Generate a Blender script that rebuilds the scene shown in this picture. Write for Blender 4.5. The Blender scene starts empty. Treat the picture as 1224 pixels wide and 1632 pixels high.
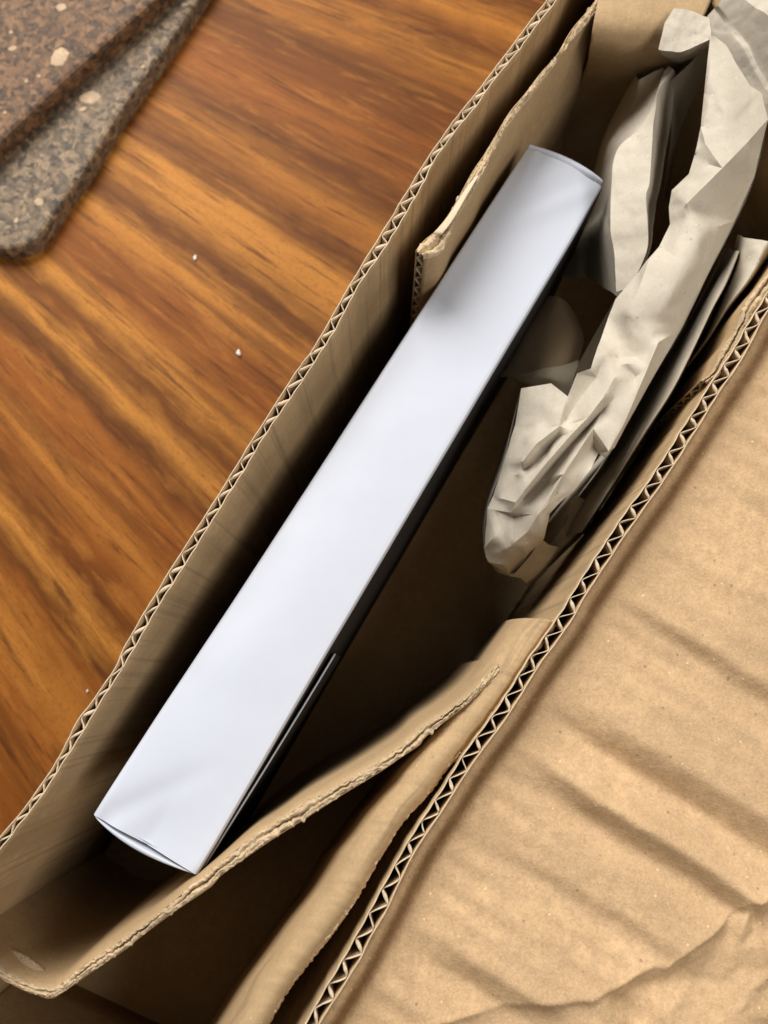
import bpy, bmesh, math, random
import numpy as np
from mathutils import Vector, Matrix, noise as mn

random.seed(7)
S = bpy.context.scene
COL = S.collection
R = math.radians

# ------------------------------------------------------------------ camera
K = 0.0008            # tangent per photograph pixel
H = 0.32              # lens height over the table (m)
TILT = R(12)
cam_d = bpy.data.cameras.new("camera")
cam = bpy.data.objects.new("camera", cam_d); COL.objects.link(cam)
cam.location = (0, 0, H); cam.rotation_euler = (TILT, 0, 0)
cam_d.sensor_fit = 'VERTICAL'
cam_d.sensor_height = 36.0
cam_d.lens = 18.0 / (816 * K)
cam_d.clip_start = 0.005; cam_d.clip_end = 50
cam_d.dof.use_dof = True
cam_d.dof.focus_distance = 0.205
cam_d.dof.aperture_fstop = (cam_d.lens / 1000) / 0.0017
S.camera = cam

# ------------------------------------------------------------------ light
S.view_settings.view_transform = 'Standard'
S.view_settings.look = 'None'
S.view_settings.exposure = -0.18
S.view_settings.gamma = 1.0
S.cycles.use_denoising = True
S.cycles.max_bounces = 6
S.cycles.diffuse_bounces = 2
wd = bpy.data.worlds.new("World"); S.world = wd; wd.use_nodes = True
bg = wd.node_tree.nodes["Background"]
bg.inputs[0].default_value = (1.0, 0.97, 0.93, 1); bg.inputs[1].default_value = 0.03
# the window the table stands by: up and a little left in the photograph
win_d = bpy.data.lights.new("window_light", 'AREA'); win_d.shape = 'RECTANGLE'
win_d.size = 0.85; win_d.size_y = 0.85; win_d.energy = 42.0; win_d.color = (1.0, 0.975, 0.935)
win = bpy.data.objects.new("window_light", win_d); COL.objects.link(win)
EL = R(39); AZ = Vector((-0.38, 0.925, 0)).normalized(); DIST = 1.5
win.location = AZ * (DIST * math.cos(EL)) + Vector((0, 0, 0.1 + DIST * math.sin(EL)))
win.rotation_euler = (Vector((0, 0, 0.1)) - win.location).to_track_quat('-Z', 'Y').to_euler()

# weaker light coming back from the far side of the room
fil_d = bpy.data.lights.new("room_light", 'AREA'); fil_d.shape = 'RECTANGLE'
fil_d.size = 0.8; fil_d.size_y = 0.5; fil_d.energy = 11.5; fil_d.color = (1.0, 0.95, 0.88)
fil = bpy.data.objects.new("room_light", fil_d); COL.objects.link(fil)
fil.location = (0.66, -0.27, 1.18)
fil.rotation_euler = (Vector((0, 0, 0.1)) - fil.location).to_track_quat('-Z', 'Y').to_euler()

# ------------------------------------------------------------------ helpers
def W(px, py, z):
    """a point of the photograph put back at the height z in the room"""
    x = (px - 612) * K; y = (816 - py) * K
    dy = y * math.cos(TILT) + math.sin(TILT)
    dz = y * math.sin(TILT) - math.cos(TILT)
    s = (H - z) / (-dz)
    return Vector((x * s, dy * s, z))

def W3(p): return W(*p)

def catmull(P, n):
    """resample a polyline of Vectors to n points evenly along its length, smooth"""
    P = [Vector(p) for p in P]
    dense = []
    for i in range(len(P) - 1):
        p0 = P[max(i-1, 0)]; p1 = P[i]; p2 = P[i+1]; p3 = P[min(i+2, len(P)-1)]
        for k in range(16):
            t = k / 16
            dense.append(0.5*((2*p1) + (p2-p0)*t + (2*p0-5*p1+4*p2-p3)*t*t + (3*p1-p0-3*p2+p3)*t**3))
    dense.append(P[-1])
    return resample(dense, n)

def resample(P, n):
    A = np.array([list(p) for p in P], float)
    d = np.r_[0, np.cumsum(np.linalg.norm(np.diff(A, axis=0), axis=1))]
    s = np.linspace(0, d[-1], n)
    return [Vector((np.interp(v, d, A[:, 0]), np.interp(v, d, A[:, 1]), np.interp(v, d, A[:, 2]))) for v in s]

def plen(P): return sum((P[i+1]-P[i]).length for i in range(len(P)-1))

def mesh_obj(name, verts, faces, mat, parent=None, smooth=True, solid=0.0, offset=0.0, uv=None):
    me = bpy.data.meshes.new(name)
    me.from_pydata([tuple(v) for v in verts], [], faces)
    me.validate()
    if uv is not None:
        at = me.attributes.new('along', 'FLOAT_VECTOR', 'POINT')
        at.data.foreach_set('vector', [c for q in uv for c in q])
    bm = bmesh.new(); bm.from_mesh(me)
    bmesh.ops.recalc_face_normals(bm, faces=bm.faces); bm.to_mesh(me); bm.free()
    if smooth: me.polygons.foreach_set("use_smooth", [True]*len(me.polygons))
    me.materials.append(mat)
    o = bpy.data.objects.new(name, me); COL.objects.link(o)
    if parent is not None: attach(o, parent)
    if solid:
        m = o.modifiers.new("thickness", 'SOLIDIFY'); m.thickness = solid; m.offset = offset
    return o

def attach(o, parent):
    """parent o; meshes carry room coordinates, so only a thing's Empty has to be undone"""
    o.parent = parent
    if parent.type == 'EMPTY': o.matrix_parent_inverse = parent.matrix_basis.inverted()

def thing(name, label, cat, loc, group=None):
    o = bpy.data.objects.new(name, None); COL.objects.link(o)
    o.location = loc; o.empty_display_size = 0.01
    o.matrix_basis = Matrix.Translation(loc)
    o['label'] = label; o['category'] = cat
    if group: o['group'] = group
    return o

def tag(o, label, cat, group=None):
    o['label'] = label; o['category'] = cat
    if group: o['group'] = group
    return o

def grid_faces(nr, nc, base=0):
    return [(base+i*nc+j, base+i*nc+j+1, base+(i+1)*nc+j+1, base+(i+1)*nc+j) for i in range(nr-1) for j in range(nc-1)]

def fbm(x, y, z=0.0, o=4):
    return mn.fractal((x, y, z), 1.0, 2.0, o) if False else sum(mn.noise((x*2**i, y*2**i, z+7.3*i)) / 2**i for i in range(o))

def ribbon(path, zbot, thick0, zrows=6, lean=Vector((0, 0, 0)), jit=0.0, jfreq=900, seed=0.0, curve=0.0):
    """an upright paper sheet standing along a path: closed solid, its top edge uneven"""
    n = len(path); V = []; F = []
    nor = []
    for i in range(n):
        t = (path[min(i+1, n-1)] - path[max(i-1, 0)]); t.z = 0
        t.normalize(); nor.append(Vector((-t.y, t.x, 0)))
    ring = 2*(zrows)
    for i in range(n):
        p = path[i]
        zt = p.z + (jit*fbm(i*0.37+seed, seed*3.1, 0, 3) if jit else 0)
        col = []
        for r in range(zrows):
            f = (r/(zrows-1))**1.8
            z = zt + (zbot-zt)*f
            q = Vector((p.x, p.y, z)) + lean*f
            col.append(q)
        thick = thick0[i] if isinstance(thick0, list) else thick0
        for q in col: V.append(q + nor[i]*thick/2)
        for q in reversed(col): V.append(q - nor[i]*thick/2)
    for i in range(n-1):
        a = i*ring; b = (i+1)*ring
        for r in range(ring):
            s = (r+1) % ring
            F.append((a+r, a+s, b+s, b+r))
    F.append(tuple(range(ring))[::-1]); F.append(tuple(range((n-1)*ring, n*ring)))
    return V, F

def loft(rails, nl, nc, mode='lin', amp=0.0, freq=60, seed=0.0, amp2=0.0, hard=()):
    """a sheet through rails of (px, py, z); crumple noise moves it along z"""
    Rl = [catmull([W3(p) for p in r], nl) for r in rails]
    V = []
    for i in range(nl):
        st = [r[i] for r in Rl]
        if mode == 'lin':
            row = []
            per = max(2, nc//(len(st)-1))
            for k in range(len(st)-1):
                for j in range(per):
                    row.append(st[k].lerp(st[k+1], j/per))
            row.append(st[-1])
        elif mode == 'soft':
            row = []
            per = max(3, nc//(len(st)-1)); m = per*(len(st)-1)+1
            lin = []
            for k in range(len(st)-1):
                for j in range(per): lin.append(st[k].lerp(st[k+1], j/per))
            lin.append(st[-1])
            row = list(lin)
            keep = {h*per for h in hard}
            for _ in range(1):
                row = [row[0]] + [row[j] if j in keep else (row[j-1]+row[j]*2+row[j+1])/4 for j in range(1, m-1)] + [row[-1]]
        else:
            row = catmull(st, nc)
        V.append(row)
    ncc = len(V[0])
    out = []
    for i in range(nl):
        for j in range(ncc):
            p = V[i][j].copy()
            if amp:
                p.z += amp*crumple(p.x*freq+seed, p.y*freq-seed, seed)
            if amp:
                p.z += amp*0.33*crumple(p.x*freq*3.1+seed, p.y*freq*3.1, seed+2)
            if amp2:
                p.z += amp2*fbm(p.x*freq*3, p.y*freq*3, seed+5, 3)
            out.append(p)
    return out, grid_faces(nl, ncc)

def crumple(x, y, s):
    """sharp-creased facets: differences of distances to scattered points"""
    wx = x+0.35*mn.noise((x*0.7, y*0.7, s+3)); wy = y+0.35*mn.noise((x*0.7, y*0.7, s+9))
    d, p = mn.voronoi((wx, wy, s))
    a = d[0]
    h = 0.6*(d[1]-d[0]) + 0.5*abs(mn.noise((wx*0.8, wy*0.8, s+1)))
    return h-0.4

# ------------------------------------------------------------------ materials
def newmat(name):
    m = bpy.data.materials.new(name); m.use_nodes = True
    nt = m.node_tree; b = nt.nodes["Principled BSDF"]
    return m, nt, b

class N:
    def __init__(s, nt): s.nt = nt
    def node(s, t, **kw):
        n = s.nt.nodes.new(t)
        for k, v in kw.items(): setattr(n, k, v)
        return n
    def link(s, a, b): s.nt.links.new(a, b)
    def coord(s):
        return s.node('ShaderNodeTexCoord').outputs['Object']
    def mapping(s, vec, scale=(1, 1, 1), rot=(0, 0, 0)):
        m = s.node('ShaderNodeMapping'); s.link(vec, m.inputs[0])
        m.inputs['Scale'].default_value = scale; m.inputs['Rotation'].default_value = rot
        return m.outputs[0]
    def noise(s, vec, scale, detail=3, rough=0.55, dist=0.0):
        n = s.node('ShaderNodeTexNoise'); s.link(vec, n.inputs['Vector'])
        n.inputs['Scale'].default_value = scale; n.inputs['Detail'].default_value = detail
        n.inputs['Roughness'].default_value = rough; n.inputs['Distortion'].default_value = dist
        return n.outputs['Fac']
    def voro(s, vec, scale, feature='F1', out='Distance', rnd=1.0):
        n = s.node('ShaderNodeTexVoronoi'); n.feature = feature; s.link(vec, n.inputs['Vector'])
        n.inputs['Scale'].default_value = scale; n.inputs['Randomness'].default_value = rnd
        return n.outputs[out]
    def ramp(s, fac, stops, interp='LINEAR'):
        r = s.node('ShaderNodeValToRGB'); s.link(fac, r.inputs[0]); e = r.color_ramp
        e.interpolation = interp
        while len(e.elements) < len(stops): e.elements.new(0.5)
        for el, (p, c) in zip(e.elements, stops):
            el.position = p; el.color = (c[0], c[1], c[2], 1) if not isinstance(c, (int, float)) else (c, c, c, 1)
        return r.outputs[0]
    def math(s, op, a, b=None, c=None):
        n = s.node('ShaderNodeMath'); n.operation = op
        for i, v in enumerate((a, b, c)):
            if v is None: continue
            if isinstance(v, (int, float)): n.inputs[i].default_value = v
            else: s.link(v, n.inputs[i])
        return n.outputs[0]
    def mix(s, fac, a, b, mode='MIX'):
        n = s.node('ShaderNodeMix'); n.data_type = 'RGBA'; n.blend_type = mode
        for sock, v in ((n.inputs[0], fac), (n.inputs[6], a), (n.inputs[7], b)):
            if isinstance(v, (int, float)): sock.default_value = v
            elif isinstance(v, tuple): sock.default_value = (v[0], v[1], v[2], 1)
            else: s.link(v, sock)
        return n.outputs[2]
    def bump(s, h, strength, dist, prev=None):
        n = s.node('ShaderNodeBump'); s.link(h, n.inputs['Height'])
        n.inputs['Strength'].default_value = strength; n.inputs['Distance'].default_value = dist
        if prev is not None: s.link(prev, n.inputs['Normal'])
        return n.outputs[0]

def fibre_mat(name, base, var=0.12, speck=0.5, rough=0.78, bumps=0.25, spec=0.25, scale=1.0, streaks=False, crease=0.0):
    m, nt, b = newmat(name); g = N(nt)
    c = g.coord()
    big = g.noise(c, 38*scale, 4, 0.6)
    mid = g.noise(c, 260*scale, 4, 0.65)
    fine = g.noise(g.mapping(c, (1, 1, 1), (0.3, 0.2, 0.6)), 1500*scale, 3, 0.7)
    dk = tuple(x*(1-var*1.6) for x in base); lt = tuple(min(1, x*(1+var)) for x in base)
    col = g.mix(g.ramp(big, [(0.3, 0.0), (0.7, 1.0)]), dk, lt)
    col = g.mix(g.ramp(mid, [(0.38, 0.0), (0.66, 0.75)]), col, tuple(x*(1-1.7*var) for x in base))
    col = g.mix(g.ramp(g.noise(c, 620*scale, 4, 0.75), [(0.45, 0.0), (0.68, 0.7)]), col, tuple(x*(1-1.9*var) for x in base))
    col = g.mix(g.ramp(fine, [(0.42, 0.0), (0.75, 0.45)]), col, tuple(min(1, x*(1+2*var)) for x in base))
    col = g.mix(g.ramp(g.noise(c, 900*scale, 2, 0.5), [(0.66, 0.0), (0.74, 0.55*speck)]), col, tuple(x*0.45 for x in base))
    col = g.mix(g.ramp(g.voro(c, 170*scale), [(0.05, 0.75*speck), (0.085, 0.0)]), col, tuple(x*0.3 for x in base))
    col = g.mix(g.ramp(g.voro(g.mapping(c, (1, 1, 1), (1, 2, 3)), 230*scale), [(0.045, 0.8*speck), (0.08, 0.0)]), col, tuple(min(1, x*1.9) for x in base))
    if streaks:
        at = g.node('ShaderNodeAttribute'); at.attribute_name = 'along'
        a1 = g.noise(g.mapping(at.outputs['Vector'], (620, 6, 1)), 1.0, 3, 0.6)
        a2 = g.noise(g.mapping(at.outputs['Vector'], (95, 4, 1), (0, 0, 0.05)), 1.0, 2, 0.5)
        col = g.mix(g.ramp(a1, [(0.54, 0.0), (0.62, 0.55)]), col, tuple(x*0.5 for x in base))
        col = g.mix(g.ramp(a2, [(0.40, 0.0), (0.62, 0.5)]), col, tuple(x*0.68 for x in base))
    nt.links.new(col, b.inputs['Base Color'])
    b.inputs['Roughness'].default_value = rough
    b.inputs['Specular IOR Level'].default_value = spec
    nb = g.bump(g.noise(c, 420*scale, 5, 0.7), bumps, 0.0004)
    nb = g.bump(fine, bumps*0.8, 0.00015, nb)
    if crease:
        wn = g.node('ShaderNodeTexNoise'); g.link(c, wn.inputs['Vector']); wn.inputs['Scale'].default_value = 60
        wm = g.node('ShaderNodeMix'); wm.data_type = 'VECTOR'; wm.inputs[0].default_value = 0.010
        g.link(c, wm.inputs[4]); g.link(wn.outputs['Color'], wm.inputs[5])
        for sc, dist in ((62, 0.0011), (150, 0.0004)):
            e = g.voro(g.mapping(wm.outputs[1], (1, 0.55, 1), (0.4, 0.2, 0.5)), sc, 'DISTANCE_TO_EDGE')
            nb = g.bump(g.math('MINIMUM', e, 0.16), crease, dist*6, nb)
    nt.links.new(nb, b.inputs['Normal'])
    return m

KRAFT = (0.50, 0.342, 0.185)
M_kraft = fibre_mat("kraft_board", KRAFT)
M_liner = fibre_mat("streaked_liner", KRAFT, streaks=True)
M_flap = fibre_mat("kraft_flap", (0.575, 0.386, 0.216), var=0.16, speck=0.7, bumps=0.7)
M_edge = fibre_mat("cut_board_edge", (0.66, 0.52, 0.36), var=0.1, speck=0.2)
M_torn = fibre_mat("torn_board", (0.60, 0.45, 0.28), var=0.25, speck=0.3, bumps=0.9, scale=1.5)
M_flute = fibre_mat("fluting_paper", (0.50, 0.37, 0.23), var=0.1, speck=0.2)
M_paper = fibre_mat("packing_paper", (0.535, 0.475, 0.385), var=0.06, speck=0.5, rough=0.7, bumps=0.16, spec=0.3, crease=0.10)
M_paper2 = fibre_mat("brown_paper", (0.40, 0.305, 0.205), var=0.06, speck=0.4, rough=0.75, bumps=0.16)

def white_mat(name, base, rough):
    m, nt, b = newmat(name); g = N(nt); c = g.coord()
    f = g.noise(c, 300, 4, 0.6)
    col = g.mix(g.ramp(f, [(0.3, 0.0), (0.75, 1.0)]), tuple(x*0.985 for x in base), base)
    col = g.mix(g.ramp(g.voro(c, 55), [(0.012, 0.5), (0.02, 0.0)]), col, tuple(x*0.5 for x in base))
    nt.links.new(col, b.inputs['Base Color'])
    b.inputs['Roughness'].default_value = rough
    b.inputs['Specular IOR Level'].default_value = 0.45 if base[0] > 0.1 else 0.12
    nt.links.new(g.bump(g.noise(c, 900, 3, 0.6), 0.05, 0.0002), b.inputs['Normal'])
    return m
M_white = white_mat("white_card", (0.54, 0.568, 0.645), 0.42)
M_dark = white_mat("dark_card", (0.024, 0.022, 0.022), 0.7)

def wood_mat():
    m, nt, b = newmat("striped_wood"); g = N(nt); c = g.coord()
    fc = W(-1150, -650, 0)
    sep = g.node('ShaderNodeSeparateXYZ'); g.link(c, sep.inputs[0])
    dx = g.math('SUBTRACT', sep.outputs[0], fc.x); dy = g.math('SUBTRACT', sep.outputs[1], fc.y)
    ang = g.math('ARCTAN2', dy, dx)
    rad = g.math('SQRT', g.math('ADD', g.math('MULTIPLY', dx, dx), g.math('MULTIPLY', dy, dy)))
    def th(px, py):
        p = W(px, py, 0) - fc; return math.atan2(p.y, p.x)
    a0 = th(0, 1340); a1 = th(846, -160)
    span = a1 - a0
    wob = g.math('MULTIPLY', g.math('SUBTRACT', g.noise(c, 9, 3, 0.5), 0.5), 0.022*span)
    comb = g.node('ShaderNodeCombineXYZ')
    g.link(g.math('MULTIPLY', ang, 1.0), comb.inputs[0]); g.link(rad, comb.inputs[1])
    v = comb.outputs[0]
    fine_v = g.mapping(v, (30, 20, 1))
    wob2 = g.math('MULTIPLY', g.math('SUBTRACT', g.noise(fine_v, 2.2, 4, 0.6), 0.5), 0.030*span)
    t = g.math('DIVIDE', g.math('SUBTRACT', g.math('ADD', g.math('ADD', ang, wob), wob2), a0), span)
    LT = (0.50, 0.222, 0.050); MD = (0.30, 0.108, 0.024); RD = (0.235, 0.080, 0.018); DK = (0.085, 0.031, 0.010)
    L2 = (0.40, 0.165, 0.036); BR = (0.125, 0.044, 0.012)
    pts = [((846, 11), BR), ((800, 34), L2), ((772, 74), BR), ((743, 114), L2), ((703, 166), BR), ((657, 229), RD),
           ((640, 270), MD), ((617, 320), BR), ((589, 366), L2), ((560, 415), BR), ((540, 446), LT), ((520, 476), LT), ((486, 532), BR),
           ((457, 560), LT), ((441, 612), RD), ((416, 660), RD), ((382, 693), LT), ((360, 735), BR), ((338, 772), LT), ((306, 796), DK),
           ((280, 815), MD), ((255, 865), RD), ((235, 905), L2), ((205, 945), RD), ((180, 965), BR), ((160, 1003), LT), ((110, 1000), BR),
           ((140, 1070), RD), ((80, 1100), L2), ((60, 1180), MD), ((30, 1250), RD)]
    stops = sorted([((th(*p)-a0)/span, col) for p, col in pts], key=lambda s: s[0])
    col = g.ramp(t, stops)
    # dark hairlines, pores and blotches along the grain
    hair = g.noise(g.mapping(v, (150, 13, 1)), 1.6, 6, 0.72, 0.5)
    col = g.mix(g.ramp(hair, [(0.54, 0.0), (0.64, 0.8)]), col, (0.075, 0.028, 0.010))
    col = g.mix(g.ramp(g.noise(g.mapping(v, (85, 16, 1), (0, 0, 0.05)), 1.3, 6, 0.68, 0.6), [(0.50, 0.0), (0.66, 0.5)]), col, (0.50, 0.22, 0.05))
    col = g.mix(g.ramp(g.noise(g.mapping(v, (360, 150, 1)), 2.6, 4, 0.75), [(0.53, 0.0), (0.68, 0.7)]), col, (0.16, 0.06, 0.018))
    col = g.mix(g.ramp(g.noise(g.mapping(v, (28, 3, 1)), 2.0, 4, 0.6), [(0.45, 0.0), (0.7, 0.22)]), col, (0.26, 0.072, 0.015))
    col = g.mix(g.ramp(g.noise(g.mapping(v, (56, 5, 1), (0, 0, 0.02)), 1.5, 5, 0.65), [(0.48, 0.0), (0.60, 0.55)]), col, (0.13, 0.045, 0.012))
    col = g.mix(1.0, col, (0.95, 0.895, 0.76), 'MULTIPLY')
    nt.links.new(col, b.inputs['Base Color'])
    b.inputs['Roughness'].default_value = 0.5
    b.inputs['Specular IOR Level'].default_value = 0.07
    nt.links.new(g.bump(g.noise(g.mapping(v, (300, 30, 1)), 2.0, 4, 0.7), 0.08, 0.0003), b.inputs['Normal'])
    return m
M_wood = wood_mat()

def cork_mat(name, tint):
    m, nt, b = newmat(name); g = N(nt); c = g.coord()
    wv = g.node('ShaderNodeMix'); wv.data_type = 'VECTOR'
    warp = g.node('ShaderNodeTexNoise'); g.link(c, warp.inputs['Vector']); warp.inputs['Scale'].default_value = 170
    wv.inputs[0].default_value = 0.006
    g.link(c, wv.inputs[4]); g.link(warp.outputs['Color'], wv.inputs[5])
    cv = wv.outputs[1]
    def T(x): return tuple(a*b for a, b in zip(x, tint))
    cell = g.voro(cv, 400, out='Color')
    s = g.node('ShaderNodeSeparateColor'); g.link(cell, s.inputs[0])
    col = g.ramp(s.outputs[0], [(0.0, T((0.05, 0.04, 0.03))), (0.2, T((0.13, 0.10, 0.072))), (0.5, T((0.24, 0.18, 0.125))), (0.8, T((0.40, 0.29, 0.19))), (1.0, T((0.52, 0.38, 0.25)))])
    cell2 = g.voro(cv, 800, out='Color'); s2 = g.node('ShaderNodeSeparateColor'); g.link(cell2, s2.inputs[0])
    col = g.mix(0.32, col, g.ramp(s2.outputs[1], [(0.0, T((0.06, 0.05, 0.04))), (0.5, T((0.2, 0.15, 0.11))), (1.0, T((0.42, 0.33, 0.25)))]))
    col = g.mix(g.ramp(g.noise(c, 330, 4, 0.7), [(0.57, 0.0), (0.70, 0.85)]), col, T((0.035, 0.028, 0.022)))
    nt.links.new(col, b.inputs['Base Color'])
    b.inputs['Roughness'].default_value = 0.75
    nb = g.bump(g.voro(cv, 260), 0.35, 0.0006)
    nt.links.new(g.bump(g.noise(c, 600, 4, 0.7), 0.5, 0.0005, nb), b.inputs['Normal'])
    return m
M_cork1 = cork_mat("grey_cork", (0.70, 0.66, 0.60))
M_cork2 = cork_mat("brown_cork", (0.56, 0.40, 0.28))
M_chip = fibre_mat("pale_cork_chip", (0.55, 0.40, 0.26), var=0.2, speck=0.5)
M_foam, _nt, _b = newmat("white_crumb"); _b.inputs['Base Color'].default_value = (0.8, 0.78, 0.76, 1)
_nt.links.new(N(_nt).bump(N(_nt).noise(N(_nt).coord(), 2500), 0.4, 0.0003), _b.inputs['Normal'])

# ------------------------------------------------------------------ table
def make_table():
    t = thing("wooden_table", "glossy orange-brown wooden table with dark grain stripes under the cardboard box", "table", (0, 0, 0))
    V = []; nx, ny = 2, 2
    x0, x1, y0, y1, th = -0.55, 0.55, -0.5, 0.75, 0.03
    bm = bmesh.new()
    bmesh.ops.create_cube(bm, size=1, matrix=Matrix.Translation(((x0+x1)/2, (y0+y1)/2, -th/2)) @ Matrix.Diagonal((x1-x0, y1-y0, th, 1)))
    bmesh.ops.bevel(bm, geom=list(bm.edges), offset=0.004, segments=3, affect='EDGES')
    me = bpy.data.meshes.new("table_top"); bm.to_mesh(me); bm.free(); me.materials.append(M_wood)
    o = bpy.data.objects.new("table_top", me); COL.objects.link(o); attach(o, t)
make_table()

# ------------------------------------------------------------------ cork boards
def board(name, outline, z0, z1, mat, label, bev):
    bm = bmesh.new()
    vs = [bm.verts.new((p.x, p.y, z0)) for p in outline]
    f = bm.faces.new(vs)
    ex = bmesh.ops.extrude_face_region(bm, geom=[f])
    for v in ex['geom']:
        if isinstance(v, bmesh.types.BMVert): v.co.z = z1
    bmesh.ops.recalc_face_normals(bm, faces=bm.faces)
    ed = [e for e in bm.edges if all(abs(v.co.z-z1) < 1e-6 for v in e.verts)]
    bmesh.ops.bevel(bm, geom=ed, offset=bev, segments=4, profile=0.6, affect='EDGES')
    me = bpy.data.meshes.new("board"); bm.to_mesh(me); bm.free()
    me.materials.append(mat)
    t = thing(name, label, "trivet", (outline[0].x, outline[0].y, z0), "cork trivets stacked on the table")
    o = bpy.data.objects.new("board", me); COL.objects.link(o); attach(o, t)
    return t

def chips(t, spots, z):
    for (px, py, w, h, a) in spots:
        c = W(px, py, z); n = 9; V = []; F = []
        ca, sa = math.cos(a), math.sin(a)
        for lay, (k, dz) in enumerate(((1.0, -0.0006), (1.0, 0.0001), (0.8, 0.00035))):
            for i in range(n):
                q = 2*math.pi*i/n; rr = k*(0.85+0.3*random.random()) if lay == 0 else 0
                if lay == 0: V.append((q, rr))
        base = V; V = []
        for k, dz in ((1.0, -0.0006), (1.0, 0.00010), (0.85, 0.0003)):
            for q, rr in base:
                x = math.cos(q)*w*rr*k*0.5; y = math.sin(q)*h*rr*k*0.5
                V.append(c + Vector((x*ca-y*sa, x*sa+y*ca, dz)))
        for r in range(2):
            for i in range(n): F.append((r*n+i, r*n+(i+1) % n, (r+1)*n+(i+1) % n, (r+1)*n+i))
        F.append(tuple(range(2*n, 3*n)))
        mesh_obj("cork_chip", V, F, M_chip, t, smooth=False)

def make_corks():
    zt = 0.0085
    def off(p, q, d): return p + (q-p).normalized()*d
    A = W(337, 0, 0) ; B = W(80, 386, 0)
    d = (A-B).normalized(); nrm = Vector((-d.y, d.x, 0))
    if nrm.x > 0: nrm = -nrm
    edge = [W(337, 0, 0), W(275, 94, 0), W(200, 200, 0), W(149, 286, 0), W(112, 337, 0), W(82, 384, 0), W(66, 401, 0), W(46, 410, 0), W(22, 414, 0), W(0, 411, 0)]
    far = [edge[-1]+Vector((-0.10, 0.03, 0)), edge[0]+d*0.09+Vector((-0.2, 0.05, 0)), edge[0]+d*0.09]
    out = edge + far
    t = board("cork_trivet", [Vector((p.x, p.y, 0)) for p in out], 0.0, zt, M_cork1,
              "grey speckled cork trivet lying flat on the wooden table, beneath the browner one", 0.0032)
    chips(t, [(144, 156, .0105, .0072, 0.1), (62, 322, .004, .0045, 0.3), (26, 352, .002, .003, 0), (228, 107, .0025, .002, .5), (132, 174, .004, .0025, .3), (294, 8, .003, .002, .3)], zt)
    z0, z1 = zt+0.0002, zt+0.009
    e2 = [W(300, -18, z0), W(250, 30, z0), W(190, 84, z0), W(120, 146, z0), W(60, 205, z0), W(0, 262, z0), W(-40, 298, z0)]
    far2 = [e2[-1]+Vector((-0.1, 0.06, 0)), e2[0]+Vector((-0.16, 0.1, 0)), e2[0]+Vector((0.012, 0.03, 0))]
    t2 = board("cork_trivet", [Vector((p.x, p.y, 0)) for p in e2+far2], z0, z1, M_cork2,
               "brown cork trivet with pale chips lying on top of the grey one", 0.0035)
    chips(t2, [(96, 91, .0075, .0105, -0.4), (98, 12, .0045, .0045, 0.4), (20, 78, .004, .003, 0.2), (18, 52, .002, .002, 0.4), (62, 122, .0018, .0018, 0), (8, 180, .002, .002, 0), (42, 130, .0016, .002, 0)], z1)
make_corks()

# crumbs on the table
def crumb(px, py, r, label):
    bm = bmesh.new(); bmesh.ops.create_icosphere(bm, subdivisions=3, radius=r)
    for v in bm.verts:
        v.co *= 0.85+0.9*mn.noise(v.co*700+Vector((px, py, 0))); v.co.y *= 1.5; v.co.x *= 0.9; v.co.z *= 0.6
    p = W(px, py, 0)
    me = bpy.data.meshes.new("crumb"); bm.to_mesh(me); bm.free(); me.materials.append(M_foam)
    o = bpy.data.objects.new("crumb", me); COL.objects.link(o); o.location = (p.x, p.y, r*0.6)
    tag(o, label, "crumb", "white crumbs on the table")
crumb(312, 412, .0008, "tiny white crumb on the table nearest the cork trivets")
crumb(380, 564, .0011, "larger white crumb on the table close to the box wall")
crumb(140, 1102, .0005, "faint pinhead crumb on the table beside the lower box rim")

# ------------------------------------------------------------------ cardboard box
ZR = 0.12
box = thing("cardboard_box", "open brown corrugated cardboard box with torn flaps holding a white carton and packing paper", "cardboard box", W(612, 1000, 0))

def wall_paths(outer, inner, z=ZR, step=0.0009):
    o = catmull([W(x, y, z) for x, y in outer], 3); L = plen([W(x, y, z) for x, y in outer])
    n = int(L/step)
    return catmull([W(x, y, z) for x, y in outer], n), catmull([W(x, y, z) for x, y in inner], n), L

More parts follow.
